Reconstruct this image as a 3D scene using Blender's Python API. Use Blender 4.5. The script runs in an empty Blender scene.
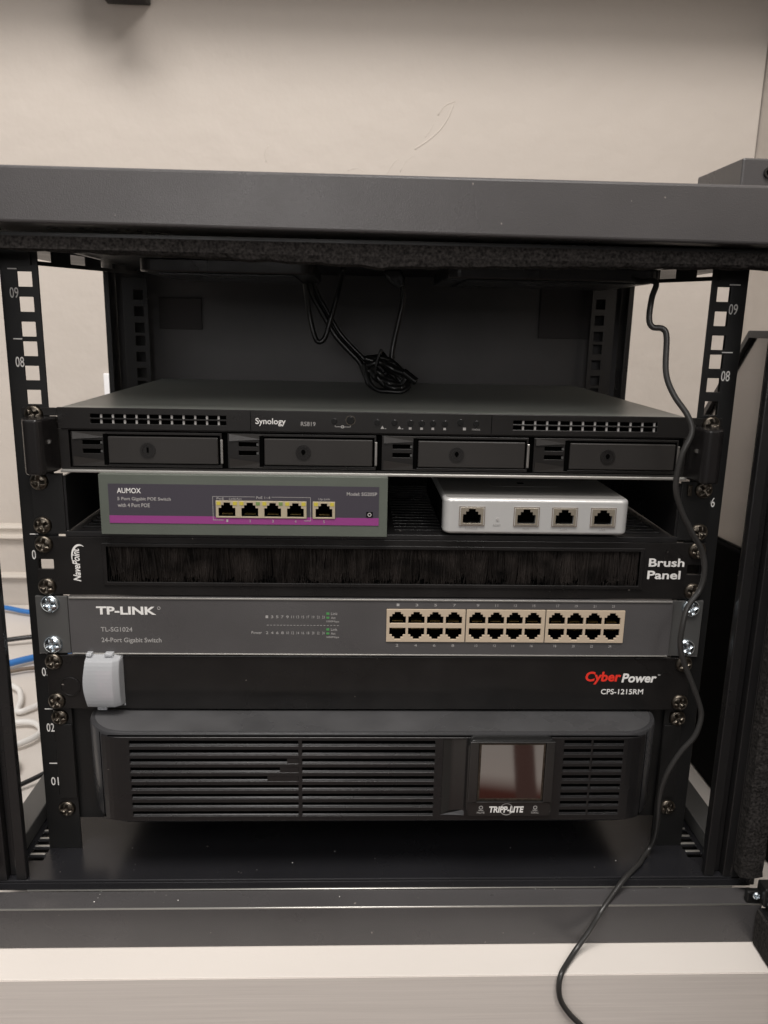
import bpy, bmesh, math, random
from mathutils import Vector, Matrix
random.seed(7)
S = 0.001                       # every dimension below is in millimetres
scn = bpy.context.scene
col = scn.collection

# ------------------------------------------------------------------ camera
def make_camera():
    pitch, yaw, roll = 0.231105, 0.0387162, 0.0203914
    F = Vector((math.sin(yaw)*math.cos(pitch), math.cos(yaw)*math.cos(pitch), -math.sin(pitch)))
    R = F.cross(Vector((0, 0, 1))).normalized(); U = R.cross(F)
    R2 = math.cos(roll)*R + math.sin(roll)*U; U2 = -math.sin(roll)*R + math.cos(roll)*U
    cd = bpy.data.cameras.new('camera'); c = bpy.data.objects.new('camera', cd); col.objects.link(c)
    M = Matrix((R2, U2, -F)).transposed().to_4x4()
    M.translation = Vector((-15.517, -545.07, 369.29))*S
    c.matrix_world = M
    cd.sensor_fit = 'VERTICAL'; cd.sensor_height = 36; cd.lens = 794.75/1024*36
    cd.clip_start = 0.01; cd.clip_end = 50
    cd.dof.use_dof = True; cd.dof.focus_distance = 0.59; cd.dof.aperture_fstop = 14
    scn.camera = c
make_camera()

# ------------------------------------------------------------------ light
scn.view_settings.view_transform = 'Standard'; scn.view_settings.look = 'None'
scn.view_settings.exposure = 0; scn.view_settings.gamma = 1
w = bpy.data.worlds.new('World'); scn.world = w; w.use_nodes = True
nt = w.node_tree; nt.nodes.clear()
out = nt.nodes.new('ShaderNodeOutputWorld'); bg = nt.nodes.new('ShaderNodeBackground')
tc = nt.nodes.new('ShaderNodeTexCoord'); sx = nt.nodes.new('ShaderNodeSeparateXYZ')
rp = nt.nodes.new('ShaderNodeValToRGB'); mr = nt.nodes.new('ShaderNodeMapRange')
mr.inputs['From Min'].default_value = -1; mr.inputs['From Max'].default_value = 1
nt.links.new(tc.outputs['Generated'], sx.inputs[0]); nt.links.new(sx.outputs['Z'], mr.inputs['Value'])
nt.links.new(mr.outputs[0], rp.inputs[0]); nt.links.new(rp.outputs[0], bg.inputs[0]); nt.links.new(bg.outputs[0], out.inputs[0])
e = rp.color_ramp.elements
e[0].position = 0.0; e[0].color = (0.05, 0.03, 0.025, 1)
e[1].position = 1.0; e[1].color = (.9, .88, .86, 1)
for p, c in ((0.20, (0.05, 0.03, 0.025, 1)), (0.236, (0.25, 0.07, 0.05, 1)), (0.240, (1.25, 1.06, .93, 1)), (0.262, (1.1, .97, .86, 1)), (0.285, (0.11, 0.10, 0.095, 1)),
             (0.44, (0.09, 0.085, 0.082, 1)), (0.53, (0.34, 0.33, 0.325, 1)), (0.7, (0.52, 0.51, 0.50, 1))):  # narrow bright band added below the horizon for the display glass to mirror
    n = e.new(p); n.color = c
bg.inputs['Strength'].default_value = 0.75
mk1 = nt.nodes.new('ShaderNodeMath'); mk1.operation = 'COMPARE'; mk1.inputs[1].default_value = .205; mk1.inputs[2].default_value = .012
mk2 = nt.nodes.new('ShaderNodeMath'); mk2.operation = 'LESS_THAN'; mk2.inputs[1].default_value = -.35
mk3 = nt.nodes.new('ShaderNodeMath'); mk3.operation = 'MULTIPLY'
mix = nt.nodes.new('ShaderNodeMix'); mix.data_type = 'RGBA'; mix.inputs[7].default_value = (.22, .12, .10, 1)  # dark upright bar painted in as a figure mirrored by the display
nt.links.new(sx.outputs['X'], mk1.inputs[0]); nt.links.new(sx.outputs['Z'], mk2.inputs[0])
nt.links.new(mk1.outputs[0], mk3.inputs[0]); nt.links.new(mk2.outputs[0], mk3.inputs[1])
nt.links.new(mk3.outputs[0], mix.inputs[0]); nt.links.new(rp.outputs[0], mix.inputs[6]); nt.links.new(mix.outputs[2], bg.inputs[0])

def area(name, loc, size, sy, power, color, target):
    l = bpy.data.lights.new(name, 'AREA'); l.shape = 'RECTANGLE'; l.size = size; l.size_y = sy
    l.energy = power; l.color = color
    o = bpy.data.objects.new(name, l); col.objects.link(o); o.location = loc
    o.rotation_euler = (Vector(target)-Vector(loc)).to_track_quat('-Z', 'Y').to_euler()
    return o
area('ceiling_light', (-0.25, -0.75, 1.95), 1.2, 0.6, 41, (1.0, 0.95, 0.905), (0, 0.1, 0.1))
area('ceiling_light', (0.9, -1.9, 1.95), 1.2, 0.6, 37, (1.0, 0.95, 0.91), (0, 0.2, 0.2))
area('front_fill', (-0.35, -2.6, 0.72), 0.7, 0.4, 8, (1.0, 0.96, 0.94), (0, 0.3, 0.35))  # added fill from behind the camera, brightens the rear panel; no real source

# ------------------------------------------------------------------ materials
def mat(name, color, rough=0.5, metal=0.0, spec=0.5, bump=0.0, bscale=900.0, var=0.0, vscale=30.0, stretch=None,
        bdist=.0006, trans=0.0, ior=1.45, coat=0.0, rvar=0.0, dust=0.0, alpha=1.0, emit=None, estr=0.0):
    m = bpy.data.materials.new(name); m.use_nodes = True
    t = m.node_tree; b = t.nodes['Principled BSDF']
    b.inputs['Base Color'].default_value = (*color, 1); b.inputs['Roughness'].default_value = rough
    b.inputs['Metallic'].default_value = metal; b.inputs['Specular IOR Level'].default_value = spec
    b.inputs['Transmission Weight'].default_value = trans; b.inputs['IOR'].default_value = ior
    b.inputs['Coat Weight'].default_value = coat; b.inputs['Coat Roughness'].default_value = .22; b.inputs['Alpha'].default_value = alpha
    if emit:
        b.inputs['Emission Color'].default_value = (*emit, 1); b.inputs['Emission Strength'].default_value = estr
    tcn = t.nodes.new('ShaderNodeTexCoord'); mp = t.nodes.new('ShaderNodeMapping')
    t.links.new(tcn.outputs['Object'], mp.inputs[0])
    if stretch: mp.inputs['Scale'].default_value = stretch
    def noise(sc, det=4):
        n = t.nodes.new('ShaderNodeTexNoise'); n.inputs['Scale'].default_value = sc; n.inputs['Detail'].default_value = det
        t.links.new(mp.outputs[0], n.inputs['Vector']); return n
    csock = None
    if var > 0:
        n = noise(vscale, 6)
        r = t.nodes.new('ShaderNodeMapRange'); r.inputs['From Min'].default_value = .3; r.inputs['From Max'].default_value = .7
        r.inputs['To Min'].default_value = 1-var; r.inputs['To Max'].default_value = 1+var
        t.links.new(n.outputs[0], r.inputs['Value'])
        v = t.nodes.new('ShaderNodeVectorMath'); v.operation = 'SCALE'; v.inputs[0].default_value = color
        t.links.new(r.outputs[0], v.inputs['Scale']); csock = v.outputs[0]
    if dust > 0:
        n = noise(230, 2)
        r = t.nodes.new('ShaderNodeMapRange'); r.inputs['From Min'].default_value = .765; r.inputs['From Max'].default_value = .80
        t.links.new(n.outputs[0], r.inputs['Value'])
        mu = t.nodes.new('ShaderNodeMath'); mu.operation = 'MULTIPLY'; mu.inputs[1].default_value = dust
        t.links.new(r.outputs[0], mu.inputs[0])
        mx = t.nodes.new('ShaderNodeMix'); mx.data_type = 'RGBA'
        t.links.new(mu.outputs[0], mx.inputs[0])
        if csock: t.links.new(csock, mx.inputs[6])
        else: mx.inputs[6].default_value = (*color, 1)
        mx.inputs[7].default_value = (0.5, 0.45, 0.4, 1); csock = mx.outputs[2]
    if csock: t.links.new(csock, b.inputs['Base Color'])
    if rvar > 0:
        n = noise(18, 5)
        r = t.nodes.new('ShaderNodeMapRange'); r.inputs['From Min'].default_value = .3; r.inputs['From Max'].default_value = .7
        r.inputs['To Min'].default_value = max(.02, rough-rvar); r.inputs['To Max'].default_value = rough+rvar
        t.links.new(n.outputs[0], r.inputs['Value']); t.links.new(r.outputs[0], b.inputs['Roughness'])
    if bump > 0:
        n = noise(bscale, 3); bp = t.nodes.new('ShaderNodeBump'); bp.inputs['Strength'].default_value = bump
        bp.inputs['Distance'].default_value = bdist
        t.links.new(n.outputs[0], bp.inputs['Height']); t.links.new(bp.outputs[0], b.inputs['Normal'])
    return m

M = {}
M['powder'] = mat('black_powder_coat', (.010, .0096, .010), .30, coat=.2, bump=.25, bscale=1500, rvar=.06, var=.12, vscale=25, dust=.25)
M['fascia'] = mat('charcoal_powder_coat', (.066, .063, .064), .30, bump=.22, bscale=1300, rvar=.05, var=.1, vscale=14, dust=.35)
M['satin'] = mat('satin_black_metal', (.014, .014, .016), .26, bump=.0, rvar=.03, var=.08, vscale=20, dust=.3)
M['rail'] = mat('black_rail_paint', (.009, .009, .009), .38, bump=.15, bscale=1500, rvar=.08)
M['panel'] = mat('matt_black_panel', (.009, .0082, .008), .30, bump=.08, bscale=1600, rvar=.08, var=.25, vscale=40, dust=.4)
M['back'] = mat('black_rear_panel', (.078, .075, .076), .5, var=.3, vscale=6)
M['foam'] = mat('charcoal_foam', (.022, .020, .019), .95, spec=.2, bump=1.0, bscale=420, var=.8, vscale=600)
M['pad'] = mat('black_felt_pad', (.064, .061, .062), .9, spec=.1)
M['bezel'] = mat('grey_black_bezel', (.036, .036, .038), .28, bump=.08, bscale=2200, rvar=.04, dust=.15)
M['pad2'] = mat('black_panel_lining', (.006, .006, .006), .9, spec=.1)
M['topskin'] = mat('sheen_grey_plastic_top', (.062, .062, .064), .30, rvar=.08, var=.25, vscale=18)  # lighter tone puts the sheen of the top into its colour
M['handle'] = mat('handle_plastic', (.010, .009, .009), .24)
M['plastic'] = mat('black_plastic', (.009, .0085, .009), .25, bump=.06, bscale=2200, rvar=.05, dust=.25)
M['gloss'] = mat('glossy_black_plastic', (.010, .010, .010), .18, coat=.3)
M['nas'] = mat('nas_black_plastic', (.011, .010, .0095), .30, bump=.06, bscale=2000, rvar=.05)
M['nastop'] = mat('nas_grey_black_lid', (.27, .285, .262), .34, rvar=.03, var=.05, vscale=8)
M['nasface'] = mat('nas_tray_face', (.025, .023, .0215), .33, bump=.08, bscale=2000, rvar=.04)
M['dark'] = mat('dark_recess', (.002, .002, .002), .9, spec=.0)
M['silver'] = mat('bright_metal', (.55, .53, .50), .3, metal=1, rvar=.08)
M['edge'] = mat('bare_metal_and_highlight', (.50, .49, .46), .35, metal=.8)  # metal lips, and the bright strips painted in as highlights
M['zinc'] = mat('zinc_plated_steel', (.66, .74, .80), .22, metal=1, rvar=.1, var=.15, vscale=900)
M['bronze'] = mat('blackened_screw_steel', (.115, .10, .082), .32, metal=1, var=.5, vscale=500, rvar=.1)
M['white'] = mat('white_print', (.75, .74, .72), .5)
M['greyprint'] = mat('grey_print', (.36, .35, .34), .5)
M['red'] = mat('red_print', (.75, .035, .02), .45)
M['green'] = mat('green_print', (.07, .26, .08), .45)
M['poe'] = mat('grey_green_paint', (.088, .100, .084), .50, bump=.15, bscale=1500, var=.08, vscale=30)
M['poelabel'] = mat('slate_label', (.045, .040, .052), .45)
M['magenta'] = mat('magenta_stripe', (.24, .04, .19), .45)
M['jack'] = mat('jack_metal', (.60, .52, .38), .35, metal=.55)
M['jackcream'] = mat('cream_port_frame', (.49, .40, .30), .45)
M['jackdark'] = mat('jack_metal_darker', (.46, .41, .33), .3, metal=.7)  # darker jack metal for the gateway port rims
M['gold'] = mat('gold_pins', (.75, .55, .2), .3, metal=1)
M['led'] = mat('amber_led_lens', (.5, .42, .06), .3)
M['ledg'] = mat('green_led_lens', (.16, .24, .08), .3)
M['gateway'] = mat('white_gateway_plastic', (.62, .62, .61), .32, metal=.45, bump=.05, bscale=1200)
M['gatetop'] = mat('silver_white_lid', (.30, .295, .285), .38, metal=.3, bump=.08, bscale=1500)
M['switch'] = mat('blue_grey_steel', (.072, .069, .070), .34, bump=.2, bscale=1500, rvar=.10, var=.10, vscale=20, dust=.15)
M['ear'] = mat('grey_ear_steel', (.10, .10, .098), .36, metal=.35, rvar=.06)
M['bristle'] = mat('dark_brush_bristle', (.017, .014, .0125), .42, spec=.5, var=.8, vscale=60)
M['cord'] = mat('black_cord_rubber', (.010, .010, .010), .30)
M['cordgrey'] = mat('charcoal_cord_rubber', (.030, .029, .028), .30)
M['blue'] = mat('blue_cable_jacket', (.04, .18, .50), .4)
M['whiteplastic'] = mat('white_plastic', (.78, .76, .73), .35)
M['brown'] = mat('brown_cable_jacket', (.16, .12, .09), .5)
M['teal'] = mat('teal_plastic', (.05, .16, .16), .5)
M['wall'] = mat('beige_wall_paint', (.525, .478, .432), .62, spec=.3, bump=.8, bscale=26, bdist=.0025, var=.02, vscale=5)
M['trim'] = mat('pale_trim_paint', (.60, .55, .49), .45)
M['table'] = mat('white_laminate', (.69, .645, .60), .42, bump=.1, bscale=500, var=.02, vscale=8)
M['floor'] = mat('brown_carpet', (.10, .06, .045), .95, bump=.8, bscale=300, var=.3, vscale=120)
M['paper'] = mat('wall_outlet_plastic', (.85, .85, .86), .35)
M['panelgrey'] = mat('grey_side_panel', (.36, .35, .345), .20, metal=.9, rvar=.03, var=.06, vscale=6)
M['cover'] = mat('frosted_switch_cover', (.70, .72, .75), .26, trans=.50, ior=1.3)
M['redrocker'] = mat('red_rocker', (.20, .10, .13), .4)
M['lcd'] = mat('lcd_glass', (.012, .006, .005), .03, spec=.5, coat=.0, ior=2.3)
M['glass'] = mat('smoked_door_glass', (.25, .25, .25), .05, trans=1.0, ior=1.45)

# wood grain for the drawer front: long horizontal streaks
def wood():
    m = bpy.data.materials.new('grey_wood_laminate'); m.use_nodes = True; t = m.node_tree; b = t.nodes['Principled BSDF']
    tcn = t.nodes.new('ShaderNodeTexCoord'); mp = t.nodes.new('ShaderNodeMapping'); mp.inputs['Scale'].default_value = (3, 30, 260)
    t.links.new(tcn.outputs['Object'], mp.inputs[0])
    n = t.nodes.new('ShaderNodeTexNoise'); n.inputs['Scale'].default_value = 2.2; n.inputs['Detail'].default_value = 9
    n.inputs['Distortion'].default_value = .9; n.inputs['Roughness'].default_value = .62
    t.links.new(mp.outputs[0], n.inputs['Vector'])
    r = t.nodes.new('ShaderNodeValToRGB'); r.color_ramp.elements[0].position = .32; r.color_ramp.elements[1].position = .68
    r.color_ramp.elements[0].color = (.60, .55, .51, 1); r.color_ramp.elements[1].color = (.68, .625, .58, 1)
    t.links.new(n.outputs[0], r.inputs[0]); t.links.new(r.outputs[0], b.inputs['Base Color'])
    b.inputs['Roughness'].default_value = .5
    bp = t.nodes.new('ShaderNodeBump'); bp.inputs['Strength'].default_value = .25; bp.inputs['Distance'].default_value = .0004
    t.links.new(n.outputs[0], bp.inputs['Height']); t.links.new(bp.outputs[0], b.inputs['Normal'])
    return m
M['wood'] = wood()

# ------------------------------------------------------------------ helpers
def thing(name, loc, label, cat, group=None):
    o = bpy.data.objects.new(name, None); o.empty_display_size = .02; col.objects.link(o)
    o.location = Vector(loc)*S; o['label'] = label; o['category'] = cat; o['loc0'] = [float(v) for v in loc]
    if group: o['group'] = group
    return o
def origin(o):
    v = Vector((0, 0, 0))
    while o is not None:
        v += o.location; o = o.parent
    return v
def obj(name, bm, m, parent=None, bevel=0, seg=2, smooth=False, loc=None, label=None, angle=35):
    """bm holds world millimetres; loc (world mm) places the object's own origin."""
    L = Vector(loc)*S if loc is not None else (origin(parent) if parent else Vector((0, 0, 0)))
    bmesh.ops.scale(bm, vec=(S, S, S), verts=bm.verts)
    bmesh.ops.translate(bm, vec=-L, verts=bm.verts)
    bmesh.ops.recalc_face_normals(bm, faces=bm.faces)
    me = bpy.data.meshes.new(name); bm.to_mesh(me); bm.free()
    if smooth:
        for p in me.polygons: p.use_smooth = True
    me.materials.append(M[m])
    o = bpy.data.objects.new(name, me); col.objects.link(o)
    if parent: o.parent = parent; o.location = L-origin(parent)
    else: o.location = L
    if bevel:
        md = o.modifiers.new('bevel', 'BEVEL'); md.width = bevel*S; md.segments = seg; md.limit_method = 'ANGLE'
        md.angle_limit = math.radians(angle); md.use_clamp_overlap = True
    if label: o['label'] = label
    return o
def tag(o, label, cat, group=None, kind=None):
    if label: o['label'] = label
    if cat: o['category'] = cat
    if group: o['group'] = group
    if kind: o['kind'] = kind
    return o
def put(src, parent, pos, name=None):
    c = src.copy(); col.objects.link(c); c.parent = parent
    c.location = Vector(pos)*S-origin(parent)
    return c
def B(): return bmesh.new()
def box(bm, x0, x1, y0, y1, z0, z1):
    v = [bm.verts.new((x, y, z)) for z in (z0, z1) for y in (y0, y1) for x in (x0, x1)]
    for f in ((0, 1, 3, 2), (4, 6, 7, 5), (0, 4, 5, 1), (2, 3, 7, 6), (0, 2, 6, 4), (1, 5, 7, 3)):
        bm.faces.new([v[i] for i in f])
    return bm
def bx(*a): return box(B(), *a)
def plate(bm, axis, a0, a1, b0, b1, c0, c1, holes=(), acuts=(), bcuts=(), dissolve=True):
    """plate spanning a,b with thickness c; axis 'y': (a,b,c)=(x,z,y); 'z': (x,y,z); 'x': (y,z,x)."""
    def r(v): return round(v, 3)
    As = sorted({r(a0), r(a1), *[r(min(max(h[i], a0), a1)) for h in holes for i in (0, 1)], *[r(c) for c in acuts]})
    Bs = sorted({r(b0), r(b1), *[r(min(max(h[i], b0), b1)) for h in holes for i in (2, 3)], *[r(c) for c in bcuts]})
    def P(a, b, c):
        return {'y': (a, c, b), 'z': (a, b, c), 'x': (c, a, b)}[axis]
    solid = {}
    for i in range(len(As)-1):
        for j in range(len(Bs)-1):
            ca, cb = (As[i]+As[i+1])/2, (Bs[j]+Bs[j+1])/2
            solid[i, j] = not any(h[0] < ca < h[1] and h[2] < cb < h[3] for h in holes)
    V = {}
    def vert(i, j, k):
        if (i, j, k) not in V: V[i, j, k] = bm.verts.new(P(As[i], Bs[j], c0 if k == 0 else c1))
        return V[i, j, k]
    fs = []
    for (i, j), s in solid.items():
        if not s: continue
        for k in (0, 1): fs.append(bm.faces.new([vert(i, j, k), vert(i+1, j, k), vert(i+1, j+1, k), vert(i, j+1, k)]))
        for (di, dj, e1, e2) in ((-1, 0, (i, j), (i, j+1)), (1, 0, (i+1, j), (i+1, j+1)), (0, -1, (i, j), (i+1, j)), (0, 1, (i, j+1), (i+1, j+1))):
            if not solid.get((i+di, j+dj), False):
                fs.append(bm.faces.new([vert(*e1, 0), vert(*e2, 0), vert(*e2, 1), vert(*e1, 1)]))
    if dissolve:
        bmesh.ops.recalc_face_normals(bm, faces=fs)
        bmesh.ops.dissolve_limit(bm, angle_limit=.01, verts=list(V.values()), edges=list({e for f in fs for e in f.edges}))
    return bm
def prism(bm, poly, axis, c0, c1):
    def P(a, b, c): return {'y': (a, c, b), 'z': (a, b, c), 'x': (c, a, b)}[axis]
    n = len(poly)
    v0 = [bm.verts.new(P(a, b, c0)) for a, b in poly]; v1 = [bm.verts.new(P(a, b, c1)) for a, b in poly]
    bm.faces.new(v0); bm.faces.new(v1[::-1])
    for i in range(n): bm.faces.new([v0[i], v0[(i+1) % n], v1[(i+1) % n], v1[i]])
    return bm
def rrect(a0, a1, b0, b1, r, n=6):
    pts = []
    for cx, cy, s in ((a1-r, b1-r, 0), (a0+r, b1-r, 90), (a0+r, b0+r, 180), (a1-r, b0+r, 270)):
        for k in range(n+1):
            t = math.radians(s+90*k/n); pts.append((cx+r*math.cos(t), cy+r*math.sin(t)))
    return pts
def cyl(bm, cx, cz, y0, y1, r, n=24, r2=None):
    r2 = r if r2 is None else r2
    v0 = [bm.verts.new((cx+r*math.cos(2*math.pi*k/n), y0, cz+r*math.sin(2*math.pi*k/n))) for k in range(n)]
    v1 = [bm.verts.new((cx+r2*math.cos(2*math.pi*k/n), y1, cz+r2*math.sin(2*math.pi*k/n))) for k in range(n)]
    bm.faces.new(v0); bm.faces.new(v1[::-1])
    for k in range(n): bm.faces.new([v0[k], v0[(k+1) % n], v1[(k+1) % n], v1[k]])
    return bm
def ring(bm, cx, cz, y0, y1, r0, r1, n=28):
    L = []
    for r, y in ((r0, y1), (r0, y0), (r1, y0), (r1, y1)):
        L.append([bm.verts.new((cx+r*math.cos(2*math.pi*k/n), y, cz+r*math.sin(2*math.pi*k/n))) for k in range(n)])
    for i in range(4):
        a, b = L[i], L[(i+1) % 4]
        for k in range(n): bm.faces.new([a[k], a[(k+1) % n], b[(k+1) % n], b[k]])
    return bm
def smoothpath(pts, sub=6):
    P = [Vector(p) for p in pts]; out = []
    for i in range(len(P)-1):
        p0, p1, p2, p3 = P[max(i-1, 0)], P[i], P[i+1], P[min(i+2, len(P)-1)]
        for k in range(sub):
            t = k/sub
            out.append(.5*((2*p1)+(p2-p0)*t+(2*p0-5*p1+4*p2-p3)*t*t+(3*p1-p0-3*p2+p3)*t**3))
    out.append(P[-1]); return out
def tube(bm, pts, r, n=10, sub=6, flat=1.0):
    pts = smoothpath(pts, sub) if sub > 1 else [Vector(p) for p in pts]
    prev = None; up = Vector((0, -1, 0))
    for i, p in enumerate(pts):
        d = (pts[min(i+1, len(pts)-1)]-pts[max(i-1, 0)]).normalized()
        a = up-d*up.dot(d)
        if a.length < .05: a = Vector((1, 0, 0))-d*d.x
        a.normalize(); up = a; b = d.cross(a)
        cur = [bm.verts.new(p+r*(math.cos(2*math.pi*k/n)*a+flat*math.sin(2*math.pi*k/n)*b)) for k in range(n)]
        if prev:
            for k in range(n): bm.faces.new([prev[k], prev[(k+1) % n], cur[(k+1) % n], cur[k]])
        else: bm.faces.new(cur)
        prev = cur
    bm.faces.new(prev[::-1]); return bm
def text_bm(bm, s, x0, x1, z0, z1, y, bold=0.0, depth=.12, rot=False, shear=0.0):
    """letters lying on the plane y, fitted to the box x0..x1, z0..z1."""
    cu = bpy.data.curves.new('t', 'FONT'); cu.body = s; cu.size = 10; cu.offset = bold; cu.extrude = .2; cu.shear = shear
    cu.resolution_u = 3
    o = bpy.data.objects.new('t', cu); col.objects.link(o)
    dg = bpy.context.evaluated_depsgraph_get(); me = bpy.data.meshes.new_from_object(o.evaluated_get(dg))
    vs = [v.co.copy() for v in me.vertices]
    if rot: vs = [Vector((-v.y, v.x, v.z)) for v in vs]
    ax, bx_ = min(v.x for v in vs), max(v.x for v in vs); ay, by = min(v.y for v in vs), max(v.y for v in vs)
    nv = [bm.verts.new((x0+(v.x-ax)/(bx_-ax)*(x1-x0), y-depth*(v.z+.2)/.4, z0+(v.y-ay)/(by-ay)*(z1-z0))) for v in vs]
    for p in me.polygons:
        try: bm.faces.new([nv[i] for i in p.vertices])
        except ValueError: pass
    bpy.data.objects.remove(o); bpy.data.curves.remove(cu); bpy.data.meshes.remove(me)
    return bm
def text(parent, name, s, x0, x1, z0, z1, y, m='white', **k):
    return obj(name, text_bm(B(), s, x0, x1, z0, z1, y, **k), m, parent)
def xz(v): return v

UH = 44.45
# ------------------------------------------------------------------ setting
def struct(name, bm, m, **k):
    o = obj(name, bm, m, None, **k); o['kind'] = 'structure'; return o
bm = bx(-1600, 549, 655, 690, -900, 1500)
def ridge(bm, pts, r):
    tube(bm, [(x, 655.0+r*.55, z) for x, z in pts], r, n=10, sub=4)
wall = struct('wall', bm, 'wall')
bm = B()
ridge(bm, [(118, 673), (104, 667), (95, 655)], 1.1)
ridge(bm, [(117, 671), (108, 650), (97, 635), (82, 622), (68, 613), (64, 610)], 1.5)
ridge(bm, [(92, 648), (84, 634), (78, 626)], .7)
ridge(bm, [(40, 597), (30, 585), (22, 570), (17, 560)], .8)
ridge(bm, [(62, 602), (52, 594), (44, 580)], .6)
ridge(bm, [(-140, 610), (-146, 600), (-144, 588)], .7)
ridge(bm, [(-30, 580), (-16, 583), (-8, 579)], .6)
struct('wall_plaster_marks', bm, 'wall', smooth=True)
struct('side_wall', bx(551, 590, -1500, 690, -900, 1500), 'wall')
for z0, z1, t in ((56, 62.5, 9), (40.5, 45, 6), (45.1, 55.9, 3)):
    pass
bm = B()
prism(bm, [(655, 62.6), (646, 61), (644, 57), (648, 54), (650, 50), (650, 46), (646, 44.5), (645, 41), (649, 39), (655, 38)], 'x', -1600, 549)
prism(bm, [(655, -16), (648, -18), (646, -22), (651, -26), (655, -27)], 'x', -1600, 549)
struct('wall_moulding', bm, 'trim')

desk = thing('desk', (0, 285, -900), 'white laminate desk with grey wood-grain front, under the black rack', 'desk')
obj('desktop', bx(-1500, 545, -83.6, 654, -99, -69.4), 'table', desk, bevel=.3)
obj('front_panel', bx(-1500, 545, -82.5, -64, -420, -136.6), 'wood', desk, bevel=.8)
obj('edge_band', bx(-1500, 545, -84.2, -83.65, -136, -70.1), 'wood', desk)
obj('side_panel', bx(525, 545, -60, 640, -899, -420), 'wood', desk)
obj('side_panel', bx(-1500, -1480, -60, 640, -899, -420), 'wood', desk)

out_ = thing('wall_outlet', (-375, 655, 240), 'white wall outlet plate seen through the left side of the rack', 'outlet')
obj('cover_plate', bx(-386, -368, 650, 654.5, 240, 292), 'paper', out_, bevel=1.5)

sh = thing('wall_shelf', (-320, 655, 771), 'dark shelf bracket on the wall above the left end of the rack', 'shelf')
obj('bracket', bx(-352, -294, 545, 654, 778, 861.5), 'rail', sh, bevel=2)
obj('shade_board', bx(-760, 540, 497, 654, 862, 880), 'rail', sh, bevel=1)  # unseen board added to cast soft shade along the top of the wall

# ------------------------------------------------------------------ rack cabinet
cab = thing('rack_cabinet', (0, 120, -69.4), 'open black steel rack cabinet standing on the white desktop', 'rack cabinet')
obj('top_cover', prism(B(), [(-292, 422.8), (292, 419.8), (292, 453.5), (-292, 453.5)], 'y', -56, 312), 'fascia', cab, bevel=1.8, seg=3)
obj('ceiling_plate', bx(-284, 284, -34, 297.8, 417.4, 419.5), 'rail', cab)
bm = B()   # foam seal hanging below the fascia with a slightly ragged lower edge
n = 150; prevv = None
for i in range(n+1):
    x = -290+580*i/n
    zb = 401.9+(6.3 if x < 0 else 4.6)*(min(abs(x), 230)/215)**.75+.35*math.sin(i*.9)+.3*random.uniform(-1, 1)
    ring_ = [bm.verts.new(p) for p in ((x, -47+.3*random.uniform(-1, 1), 416.2), (x, -48.2+.3*random.uniform(-1, 1), 409), (x, -47+.4*random.uniform(-1, 1), zb+1.2), (x, -44, zb), (x, -35.5, zb+.4), (x, -35, 416.2))]
    if prevv:
        for k in range(6): bm.faces.new([prevv[k], prevv[(k+1) % 6], ring_[(k+1) % 6], ring_[k]])
    else: bm.faces.new(ring_)
    prevv = ring_
bm.faces.new(prevv[::-1])
obj('foam_seal', bm, 'foam', cab)
for s in (1, -1):
    x0, x1 = sorted((s*271, s*288))
    bm = B(); n = 90; prevv = None
    for i in range(n+1):
        z = -21+421*i/n; j = lambda: .5*random.uniform(-1, 1)
        r_ = [bm.verts.new(p) for p in ((x0+j(), -47, z), ((x0+x1)/2, -48.5+j(), z), (x1+j(), -47, z), (x1, -37, z), (x0, -37, z))]
        if prevv:
            for k in range(5): bm.faces.new([prevv[k], prevv[(k+1) % 5], r_[(k+1) % 5], r_[k]])
        else: bm.faces.new(r_)
        prevv = r_
    bm.faces.new(prevv[::-1]); obj('foam_seal', bm, 'foam', cab)
# base: front rail, ledge and step
bm = B(); prism(bm, [(-56, -69.4), (-56, -36.8), (-37, -36.8), (-36.9, -60), (-50, -60), (-50, -69.4)], 'x', -286, 286)
obj('front_base_rail', bm, 'fascia', cab, bevel=1.5, seg=4)
obj('edge_highlight', tube(B(), [(-285, -55.45, -37.2), (0, -55.45, -37.2), (285, -55.45, -37.2)], .7, n=10, sub=1), 'edge', cab, smooth=True)  # bright tube added as the highlight along the rail's front edge
obj('step_highlight', tube(B(), [(-250, -36.9, -36.6), (0, -36.9, -36.6), (272, -36.9, -36.6)], .65, n=10, sub=1), 'edge', cab, smooth=True)  # bright tube added as a highlight line where ledge meets step
holes = []
for k in range(26):
    y = -14+k*9.6
    holes += [(-259, -246.9, y, y+4.6), (246.9, 259, y, y+4.6)]
bm = plate(B(), 'z', -286, 286, -36.5, 306, -30.3, -28.3, holes)
box(bm, -286, 286, -36.6, -34.6, -36.6, -30.3)
obj('floor_pan', bm, 'satin', cab, bevel=.6)
for s_ in (-1, 1):
    bm = B()
    for k in range(26):
        y = -14+k*9.6+5.2; xa, xb = sorted((s_*258.6, s_*247.2))
        box(bm, xa, xb, y, y+2.2, -28.25, -27.2)
    obj('vent_rib', bm, 'edge', cab, bevel=.5)  # added bright strips stand for the lit desktop seen through the slots
for fx in (-270, 270):
    for fy in (20, 270): obj('foot', prism(B(), rrect(fx-14, fx+14, fy-14, fy+14, 13), 'z', -69.3, -30.4), 'rail', cab)
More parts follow.
